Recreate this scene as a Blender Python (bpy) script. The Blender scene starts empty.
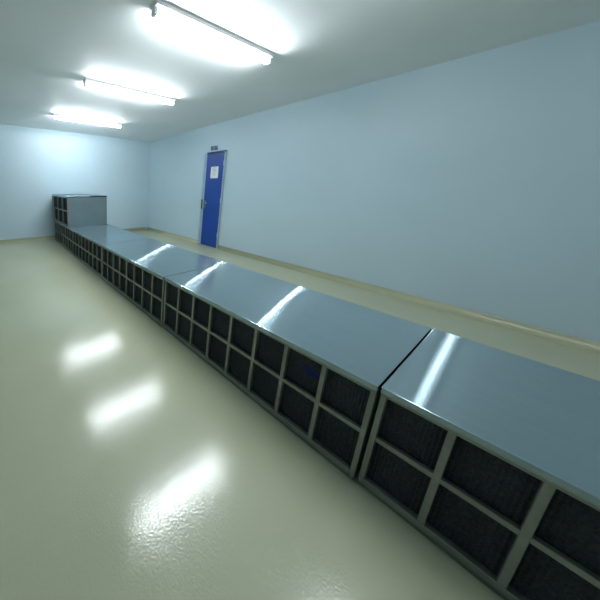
import bpy, bmesh, math
from mathutils import Vector, Matrix
S = bpy.context.scene
C = S.collection

# ------------------------------------------------------------------ helpers
def box(bm, x0, x1, y0, y1, z0, z1, bev=0.0, seg=1):
    r = bmesh.ops.create_cube(bm, size=1.0)
    vs = r['verts']
    for v in vs:
        v.co = Vector((x0 + (v.co.x + .5) * (x1 - x0), y0 + (v.co.y + .5) * (y1 - y0), z0 + (v.co.z + .5) * (z1 - z0)))
    if bev:
        es = list({e for v in vs for e in v.link_edges})
        bmesh.ops.bevel(bm, geom=es, offset=bev, segments=seg, affect='EDGES', profile=0.5)

def tube(bm, p0, p1, r, n=16):
    p0, p1 = Vector(p0), Vector(p1)
    d = p1 - p0
    m = Matrix.Translation((p0 + p1) / 2) @ d.to_track_quat('Z', 'Y').to_matrix().to_4x4()
    bmesh.ops.create_cone(bm, cap_ends=True, segments=n, radius1=r, radius2=r, depth=d.length, matrix=m)

def obj(name, bm, mat, parent=None, smooth=False):
    bmesh.ops.recalc_face_normals(bm, faces=bm.faces[:])
    me = bpy.data.meshes.new(name)
    bm.to_mesh(me); bm.free()
    if smooth:
        for p in me.polygons: p.use_smooth = True
    o = bpy.data.objects.new(name, me)
    C.objects.link(o)
    for m in (mat if isinstance(mat, (list, tuple)) else [mat]):
        me.materials.append(m)
    if parent: o.parent = parent
    return o

def thing(name, label, cat, loc, group=None):
    o = bpy.data.objects.new(name, None)
    o.empty_display_size = .1
    C.objects.link(o); o.location = loc
    if label: o['label'] = label
    if cat: o['category'] = cat
    if group: o['group'] = group
    return o

def struct(name, bm, mat, smooth=False):
    o = obj(name, bm, mat, smooth=smooth); o['kind'] = 'structure'; return o

# ------------------------------------------------------------------ materials
def mat(name):
    m = bpy.data.materials.new(name); m.use_nodes = True
    nt = m.node_tree
    return m, nt, nt.nodes['Principled BSDF']

def noise(nt, scale, detail=3, rough=.5, vec=None, stretch=None):
    n = nt.nodes.new('ShaderNodeTexNoise')
    n.inputs['Scale'].default_value = scale
    n.inputs['Detail'].default_value = detail
    n.inputs['Roughness'].default_value = rough
    g = nt.nodes.new('ShaderNodeNewGeometry')
    src = g.outputs['Position']
    if stretch:
        mp = nt.nodes.new('ShaderNodeMapping'); mp.inputs['Scale'].default_value = stretch
        nt.links.new(src, mp.inputs['Vector']); src = mp.outputs[0]
    nt.links.new(src, n.inputs['Vector'])
    return n

def ramp(nt, fac, c0, c1, p0=0., p1=1.):
    r = nt.nodes.new('ShaderNodeValToRGB')
    r.color_ramp.elements[0].position = p0; r.color_ramp.elements[0].color = (*c0, 1)
    r.color_ramp.elements[1].position = p1; r.color_ramp.elements[1].color = (*c1, 1)
    nt.links.new(fac, r.inputs[0]); return r

def bump(nt, h, strength, dist, b):
    k = nt.nodes.new('ShaderNodeBump'); k.inputs['Strength'].default_value = strength
    k.inputs['Distance'].default_value = dist
    nt.links.new(h, k.inputs['Height']); nt.links.new(k.outputs[0], b.inputs['Normal'])

def m_plain(name, col, rough=.5, metal=0., nscale=None, amt=.06, bstr=0., bdist=.002):
    m, nt, b = mat(name)
    b.inputs['Roughness'].default_value = rough; b.inputs['Metallic'].default_value = metal
    n = noise(nt, nscale or 6)
    r = ramp(nt, n.outputs[0], [c * (1 - amt) for c in col], [min(1, c * (1 + amt)) for c in col], .3, .7)
    nt.links.new(r.outputs[0], b.inputs['Base Color'])
    if bstr:
        n2 = noise(nt, 60); bump(nt, n2.outputs[0], bstr, bdist, b)
    return m

WALL_COL = (.505, .645, .72)
M_wall = m_plain('wall_paint', WALL_COL, .42, nscale=1.2, amt=.025, bstr=.15, bdist=.0006)
M_ceil = m_plain('ceiling_paint', (.88, .90, .91), .6, nscale=1.5, amt=.02)

def m_floor(name):
    m, nt, b = mat(name)
    n = noise(nt, .9, 4)
    r = ramp(nt, n.outputs[0], (.455, .475, .325), (.51, .53, .375), .3, .7)
    nt.links.new(r.outputs[0], b.inputs['Base Color'])
    b.inputs['Roughness'].default_value = .14
    b.inputs['Specular IOR Level'].default_value = .8
    n2 = noise(nt, 120, 1, .4)
    n3 = noise(nt, 9, 2, .5)
    ad = nt.nodes.new('ShaderNodeMath'); ad.operation = 'MULTIPLY_ADD'
    ad.inputs[1].default_value = 1.0
    nt.links.new(n3.outputs[0], ad.inputs[0]); nt.links.new(n2.outputs[0], ad.inputs[2])
    bump(nt, ad.outputs[0], .19, .0020, b)
    return m
M_floor = m_floor('epoxy_floor')
M_cove = m_plain('cove_epoxy', (.40, .41, .27), .22, nscale=3, amt=.04)

def m_steel(name, grain, col=(.36, .46, .50), scratch=(2., 160., 160.)):
    """brushed stainless: one lobe smeared across the grain, one nearly mirror-like"""
    m, nt, b = mat(name)
    nt.nodes.remove(b)
    n = noise(nt, 1.0, 4, .6, stretch=scratch)
    r = ramp(nt, n.outputs[0], [c * .93 for c in col], [c * 1.05 for c in col], .3, .7)
    tan = nt.nodes.new('ShaderNodeCombineXYZ')
    for i in range(3): tan.inputs[i].default_value = grain[i]
    def lobe(dist, rough, an):
        g = nt.nodes.new('ShaderNodeBsdfAnisotropic'); g.distribution = dist
        g.inputs['Roughness'].default_value = rough; g.inputs['Anisotropy'].default_value = an
        nt.links.new(r.outputs[0], g.inputs['Color']); nt.links.new(tan.outputs[0], g.inputs['Tangent'])
        return g.outputs[0]
    def mix(f, a, b):
        k = nt.nodes.new('ShaderNodeMixShader'); k.inputs[0].default_value = f
        nt.links.new(a, k.inputs[1]); nt.links.new(b, k.inputs[2]); return k.outputs[0]
    sharp = lobe('BECKMANN', .17, .3)
    wide = lobe('BECKMANN', .24, .93)
    d = nt.nodes.new('ShaderNodeBsdfDiffuse'); nt.links.new(r.outputs[0], d.inputs['Color'])
    nt.links.new(mix(.18, mix(.22, sharp, wide), d.outputs[0]), nt.nodes['Material Output'].inputs['Surface'])
    return m
M_top = m_steel('brushed_steel_top', (1, 0, 0))
M_side = m_plain('steel_side', (.24, .31, .34), .38, .75, nscale=4, amt=.05)
M_frame = m_plain('galvanised_frame', (.27, .285, .25), .42, .55, nscale=30, amt=.10)
M_plinth = m_plain('plinth_steel', (.20, .22, .19), .5, .5, nscale=20, amt=.1)

def m_filter(name, patch=False):
    m, nt, b = mat(name)
    n = noise(nt, 140, 2)
    r = ramp(nt, n.outputs[0], (.026, .030, .036), (.050, .056, .066), .35, .7)
    out = r.outputs[0]
    if patch:      # a blue felt-pen like smudge on the filter cloth
        g = nt.nodes.new('ShaderNodeNewGeometry')
        mp = nt.nodes.new('ShaderNodeMapping'); mp.vector_type = 'TEXTURE'
        mp.inputs['Location'].default_value = (-.235, .02, .392)
        mp.inputs['Scale'].default_value = (.055, 1.0, .028)
        nt.links.new(g.outputs['Position'], mp.inputs['Vector'])
        gr = nt.nodes.new('ShaderNodeTexGradient'); gr.gradient_type = 'SPHERICAL'
        nt.links.new(mp.outputs[0], gr.inputs[0])
        mix = nt.nodes.new('ShaderNodeMix'); mix.data_type = 'RGBA'
        nt.links.new(gr.outputs['Fac'], mix.inputs['Factor'])
        nt.links.new(out, mix.inputs['A']); mix.inputs['B'].default_value = (.01, .02, .22, 1)
        out = mix.outputs['Result']
    nt.links.new(out, b.inputs['Base Color'])
    b.inputs['Roughness'].default_value = .75
    b.inputs['Specular IOR Level'].default_value = .25
    return m
M_filter = m_filter('black_filter_cloth')
M_filter_mark = m_filter('marked_filter_cloth', True)

M_blue = m_plain('blue_door_paint', (.010, .055, .29), .35, nscale=2, amt=.12)
M_navy = m_plain('navy_edge', (.012, .04, .17), .4)
M_jamb = m_plain('door_frame_paint', (.42, .56, .66), .35, .2, nscale=5)
M_chrome = m_plain('handle_metal', (.55, .6, .62), .25, .9)
M_dark = m_plain('dark_handle_metal', (.06, .08, .09), .35, .6)
M_paper = m_plain('white_paper', (.85, .88, .9), .7)
M_ink = m_plain('grey_ink', (.42, .46, .52), .7)
M_sign = m_plain('sign_plate', (.03, .07, .16), .4)
M_signlight = m_plain('sign_letter', (.30, .42, .52), .5)
M_house = m_plain('lamp_housing', (.82, .85, .87), .4)

def m_emit(name, col, s):
    m, nt, b = mat(name)
    b.inputs['Base Color'].default_value = (.8, .8, .8, 1)
    b.inputs['Emission Color'].default_value = (*col, 1)
    b.inputs['Emission Strength'].default_value = s
    return m
M_lamp = m_emit('fluorescent_glow', (.89, .96, 1.0), 105)
M_lamp_weak = m_emit('weak_fluorescent_glow', (.89, .96, 1.0), 38)

# ------------------------------------------------------------------ room shell
XE, XN, YL, YR, ZC = -5.87, 8.5, -3.0, 3.03, 2.66
T = .12
bm = bmesh.new(); box(bm, XE - T, XN + T, YL - T, YR + T, -T, 0); struct('floor', bm, M_floor)
bm = bmesh.new(); box(bm, XE - T, XN + T, YL - T, YR + T, ZC, ZC + T); struct('ceiling', bm, M_ceil)
bm = bmesh.new(); box(bm, XE - T, XE, YL, YR, 0, ZC); struct('wall_back', bm, M_wall)
bm = bmesh.new(); box(bm, XE - T, XN + T, YR, YR + T, 0, ZC); struct('wall_right', bm, M_wall)
bm = bmesh.new(); box(bm, XN, XN + T, YL, YR, 0, ZC); struct('wall_front', bm, M_wall)
bm = bmesh.new(); box(bm, XE - T, XN + T, YL - T, YL, 0, ZC); struct('wall_left', bm, M_wall)

DX0, DX1, DH = -3.65, -3.20, 2.05            # door opening in wall_right

# coved skirting: hollow quarter round rising from the floor up the wall
def cove(name, a, b, inward, R=.075):
    """a,b: ends of the floor/wall corner; inward: unit vector into the room"""
    a, b, inward = Vector(a), Vector(b), Vector(inward)
    bm = bmesh.new(); n = 10
    prof = [(R * (1 - math.sin(t)), R * (1 - math.cos(t))) for t in [math.pi / 2 * i / n for i in range(n + 1)]]
    prof.append((.0, R)); prof.append((.0, .0)); prof.append((R, 0.))
    # prof: (distance from wall, height); curve runs from floor edge (R,0) to wall (0,R)
    prof = prof[:n + 1] + [(-.002, R), (-.002, -.002), (R, -.002)]
    rows = []
    for P in (a, b):
        rows.append([bm.verts.new(P + inward * d + Vector((0, 0, z))) for d, z in prof])
    k = len(prof)
    for i in range(k):
        bm.faces.new((rows[0][i], rows[0][(i + 1) % k], rows[1][(i + 1) % k], rows[1][i]))
    bm.faces.new(rows[0]); bm.faces.new(rows[1][::-1])
    o = struct(name, bm, M_cove)
    for p in o.data.polygons:
        if len(p.vertices) == 4: p.use_smooth = True
    return o
cove('baseboard_right', (XE, YR, 0), (DX0 - .09, YR, 0), (0, -1, 0))
cove('baseboard_right', (DX1 + .025, YR, 0), (XN, YR, 0), (0, -1, 0))
cove('baseboard_back', (XE, YL, 0), (XE, YR - .075, 0), (1, 0, 0))
cove('baseboard_left', (XE + .075, YL, 0), (XN, YL, 0), (0, 1, 0))

# ------------------------------------------------------------------ door
door = thing('door_1', None, None, (DX0, YR, 0)); door['kind'] = 'structure'
def dobj(name, bm, m, parent=None, smooth=False):
    bmesh.ops.translate(bm, verts=bm.verts[:], vec=(-DX0, -YR, 0))
    return obj(name, bm, m, parent or door, smooth)
bm = bmesh.new(); box(bm, DX0 + .004, DX1 - .004, YR - .040, YR - .002, .006, DH - .004, .003); leaf = dobj('door_leaf', bm, M_blue)
bm = bmesh.new()
box(bm, DX0 - .085, DX0 - .050, YR - .050, YR - .001, 0, DH + .012, .004)
box(bm, DX0 - .050, DX0 - .022, YR - .030, YR - .001, 0, DH + .012, .002)
box(bm, DX0 - .022, DX0, YR - .050, YR - .001, 0, DH + .012, .004)
box(bm, DX1, DX1 + .02, YR - .050, YR - .001, 0, DH + .012, .004)
dobj('door_frame', bm, M_jamb)
bm = bmesh.new(); box(bm, DX0, DX1 + .02, YR - .056, YR - .001, DH + .0125, DH + .038, .004); dobj('head_rail', bm, M_navy)
bm = bmesh.new(); box(bm, DX0 + .02, DX0 + .055, YR - .046, YR - .040, .86, 1.04, .002); hp = dobj('handle_plate', bm, M_chrome)
bm = bmesh.new()
tube(bm, (DX0 + .037, YR - .046, .985), (DX0 + .037, YR - .085, .985), .010)
tube(bm, (DX0 + .037, YR - .080, .985), (DX0 + .125, YR - .080, .985), .009)
dobj('lever', bm, M_chrome, smooth=True)
bm = bmesh.new(); tube(bm, (DX0 + .037, YR - .046, .905), (DX0 + .037, YR - .062, .905), .014)
box(bm, DX0 + .033, DX0 + .095, YR - .070, YR - .062, .897, .913, .002); dobj('thumb_turn', bm, M_chrome)
bm = bmesh.new(); box(bm, DX0 - .052, DX0 - .020, YR - .068, YR - .050, .84, 1.06, .005)
dobj('strike_guard', bm, M_dark)
for z in (.25, 1.0, 1.78):
    bm = bmesh.new(); tube(bm, (DX1 - .002, YR - .048, z), (DX1 - .002, YR - .048, z + .10), .007, 12); dobj('hinge', bm, M_jamb, smooth=True)

# paper notice on the door
nt_ = thing('paper_notice', 'white paper notice stuck on the upper half of the blue door', 'notice', (-3.42, YR - .0412, 1.53))
bm = bmesh.new(); box(bm, -.097, .097, -.0012, 0, 0, .245); obj('sheet', bm, M_paper, nt_)
bm = bmesh.new()
for i in range(6): box(bm, -.06, .06 - (i % 3) * .02, -.0018, -.0013, .045 + i * .028, .052 + i * .028)
box(bm, -.035, .035, -.0018, -.0013, .212, .224)
obj('faint_print', bm, M_ink, nt_)

# little plate above the door
sg = thing('door_sign', 'small dark sign plate with two squares above the blue door', 'sign', (-3.505, YR - .001, 2.125))
bm = bmesh.new(); box(bm, -.085, .085, -.016, 0, 0, .088, .004); obj('sign_plate', bm, M_sign, sg)
bm = bmesh.new()
box(bm, -.008, .008, -.0175, -.0162, .006, .082); box(bm, .045, .075, -.0175, -.0162, .058, .078)
obj('sign_mark', bm, M_signlight, sg)

# ------------------------------------------------------------------ steel filter units
H, W = .526, .875
def filter_mesh(x0, x1, z0, z1, y, m, parent):
    """pleated filter cassette: thin rim with a corrugated face"""
    bm = bmesh.new()
    g = .0015
    x0 += g; x1 -= g; z0 += g; z1 -= g
    n = 14; rows = []
    for i in range(2 * n + 1):
        x = x0 + (x1 - x0) * i / (2 * n); yy = y + (.003 if i % 2 else 0)
        rows.append((bm.verts.new((x, yy, z0)), bm.verts.new((x, yy, z1)), bm.verts.new((x, y + .022, z1)), bm.verts.new((x, y + .022, z0))))
    for a, b in zip(rows, rows[1:]):
        for k in range(4):
            bm.faces.new((a[k], a[(k + 1) % 4], b[(k + 1) % 4], b[k]))
    bm.faces.new(rows[0][::-1]); bm.faces.new(rows[-1])
    return obj('filter_panel', bm, m, parent)

def unit(name, label, x0, x1, z0, h, ncol, endpost=.0175, post=.0185, left_post=None, marked=None, plinth=True, dy=0.):
    """x0<x1: extent along the row; front face on y=0; label tells which one"""
    t = thing(name, label, 'filter unit', ((x0 + x1) / 2, dy, z0), 'stainless steel filter units in the row')
    cx = (x0 + x1) / 2; a = x0 - cx; b = x1 - cx
    lip, ov = .026, .010
    zt = h
    # folded sheet top: slab with a lip standing a little proud of the front
    bm = bmesh.new(); box(bm, a + .001, b - .001, -ov, W, zt - lip, zt, .0025, 2)
    obj('top_panel', bm, M_top, t)
    # body: side panels, back panel, floor pan
    zb = .022 if plinth else .0
    bm = bmesh.new()
    box(bm, a + .003, a + .015, .0305, W - .003, zb, zt - lip - .0003)
    box(bm, b - .015, b - .003, .0305, W - .003, zb, zt - lip - .0003)
    box(bm, a + .0155, b - .0155, W - .015, W - .003, zb, zt - lip - .0003)
    box(bm, a + .0155, b - .0155, .0605, W - .0155, zb, zb + .012)
    obj('side_panel', bm, M_side, t)
    if plinth:
        bm = bmesh.new(); box(bm, a + .006, b - .006, .008, W - .02, 0, .0215); obj('plinth', bm, M_plinth, t)
    # face frame
    lp = left_post or endpost
    A, B = a + .003, b - .003
    bot = zb + .026; top = zt - lip - .018
    mid = (bot + top) / 2 + .006
    bm = bmesh.new()
    box(bm, A, A + lp, 0, .030, zb, zt - lip - .0003, .0015)
    box(bm, B - endpost, B, 0, .030, zb, zt - lip - .0003, .0015)
    box(bm, A + lp, B - endpost, .001, .030, zb, bot, .0015)
    box(bm, A + lp, B - endpost, .001, .030, top, zt - lip - .0003, .0015)
    iw = B - endpost - A - lp
    s = (iw + post) / ncol
    xs = [A + lp + i * s for i in range(ncol)]          # left edges of the openings
    for i in range(1, ncol):
        box(bm, xs[i] - post, xs[i], .002, .028, bot, top, .0015)
    box(bm, A + lp, B - endpost, .003, .026, mid - .011, mid + .011, .0015)
    obj('face_frame', bm, M_frame, t)
    for i in range(ncol):
        for r, (u, v) in enumerate(((bot, mid - .011), (mid + .011, top))):
            f = filter_mesh(xs[i] - .004, xs[i] + s - post + .004, u - .004, v + .004, .032, M_filter_mark if marked == (i, r) else M_filter, t)
            if marked == (i, r): f['label'] = 'black filter panel with a faint blue smudge'
    return t
L = 1.38; G = .0024
unit('filter_unit', 'nearest steel filter unit at the right edge, before the dark gap', G, L - G, 0, H, 8)
unit('filter_unit', 'low steel filter unit just behind the dark gap, with a blue smudge', -L + G, -G, 0, H, 8, marked=(6, 1), dy=-.010)
unit('filter_unit', 'low steel filter unit in mid-row, its top mirroring the blue door', -2 * L + G, -L - G, 0, H, 8, dy=-.017)
unit('filter_unit', 'low steel filter unit directly in front of the stacked end box', -3 * L + G, -2 * L - G, 0, H, 8, dy=-.017)
unit('filter_unit', 'farthest low steel filter unit, carrying the raised box by the end wall', -4 * L - .02, -3 * L - G, 0, H, 8, dy=-.008)
unit('raised_filter_unit', 'raised steel box with six filters stacked on the far end of the row', -5.70, -4.41, H + .0006, .6165, 3, left_post=.16, post=.05, endpost=.05, plinth=False)

# ------------------------------------------------------------------ ceiling lights
names = {
 0: 'white tube ceiling light nearest the far end wall',
 1: 'white tube ceiling light over the middle of the row, before the blue door',
 2: 'white tube ceiling light, largest of those in view at the top',
 3: 'white tube ceiling light above the nearest filter units',
}
proto = None
LX = [-4.55, -2.88, -1.45, -.05]
for i, x in enumerate(LX):
    if proto is None:
        t = thing('ceiling_light', names[i], 'ceiling light', (x, .55, ZC), 'ceiling lights in a row over the filter units')
        bm = bmesh.new()
        LW, LL = .045, .74
        box(bm, -LW, LW, -LL, LL, -.030, 0, .003)
        obj('lamp_housing', bm, M_house, t)
        for sgn in (-1, 1):
            bm = bmesh.new(); box(bm, -.024, .024, min(sgn * LL, sgn * (LL - .03)), max(sgn * LL, sgn * (LL - .03)), -.082, -.0303, .004, 2)
            obj('tube_holder', bm, M_house, t)
        bm = bmesh.new(); tube(bm, (0, -LL + .0305, -.060), (0, LL - .0305, -.060), .018, 20)
        obj('fluorescent_tube', bm, M_lamp, t, smooth=True)
        proto = t
    else:
        t = proto.copy(); C.objects.link(t); t.location = (x, .55, ZC); t['label'] = names[i]
        for ch in list(proto.children):
            c = ch.copy(); C.objects.link(c); c.parent = t
            if i == 3 and ch.name.startswith('fluorescent_tube'):      # tube emission lowered to darken the wall at the right
                c.data = ch.data.copy(); c.data.materials[0] = M_lamp_weak

# ------------------------------------------------------------------ world, camera
w = bpy.data.worlds.new('world'); S.world = w; w.use_nodes = True
w.node_tree.nodes['Background'].inputs[0].default_value = (.5, .6, .7, 1)
w.node_tree.nodes['Background'].inputs[1].default_value = .3

f, cx, cy, yaw, pitch, roll = 234.84, 117.38, 234.47, 1.0720955, .2011335, .0066607
fw = Vector((-math.sin(yaw) * math.cos(pitch), math.cos(yaw) * math.cos(pitch), -math.sin(pitch)))
r0 = Vector((math.cos(yaw), math.sin(yaw), 0)); u0 = r0.cross(fw)
rt = r0 * math.cos(roll) + u0 * math.sin(roll); up = -r0 * math.sin(roll) + u0 * math.cos(roll)
cam = bpy.data.cameras.new('camera'); co = bpy.data.objects.new('camera', cam); C.objects.link(co)
cam.sensor_width = 36; cam.sensor_fit = 'HORIZONTAL'; cam.lens = f / 600 * 36
cam.shift_x = (300 - cx) / 600; cam.shift_y = (cy - 300) / 600
cam.clip_start = .02
R = Matrix((rt, up, -fw)).transposed().to_4x4()
co.matrix_world = Matrix.Translation((.20670, -1.37756, 1.33702)) @ R
S.camera = co

S.view_settings.view_transform = 'Standard'
S.view_settings.look = 'None'
S.view_settings.gamma = 1
S.view_settings.use_curve_mapping = False
S.view_settings.exposure = 0.05
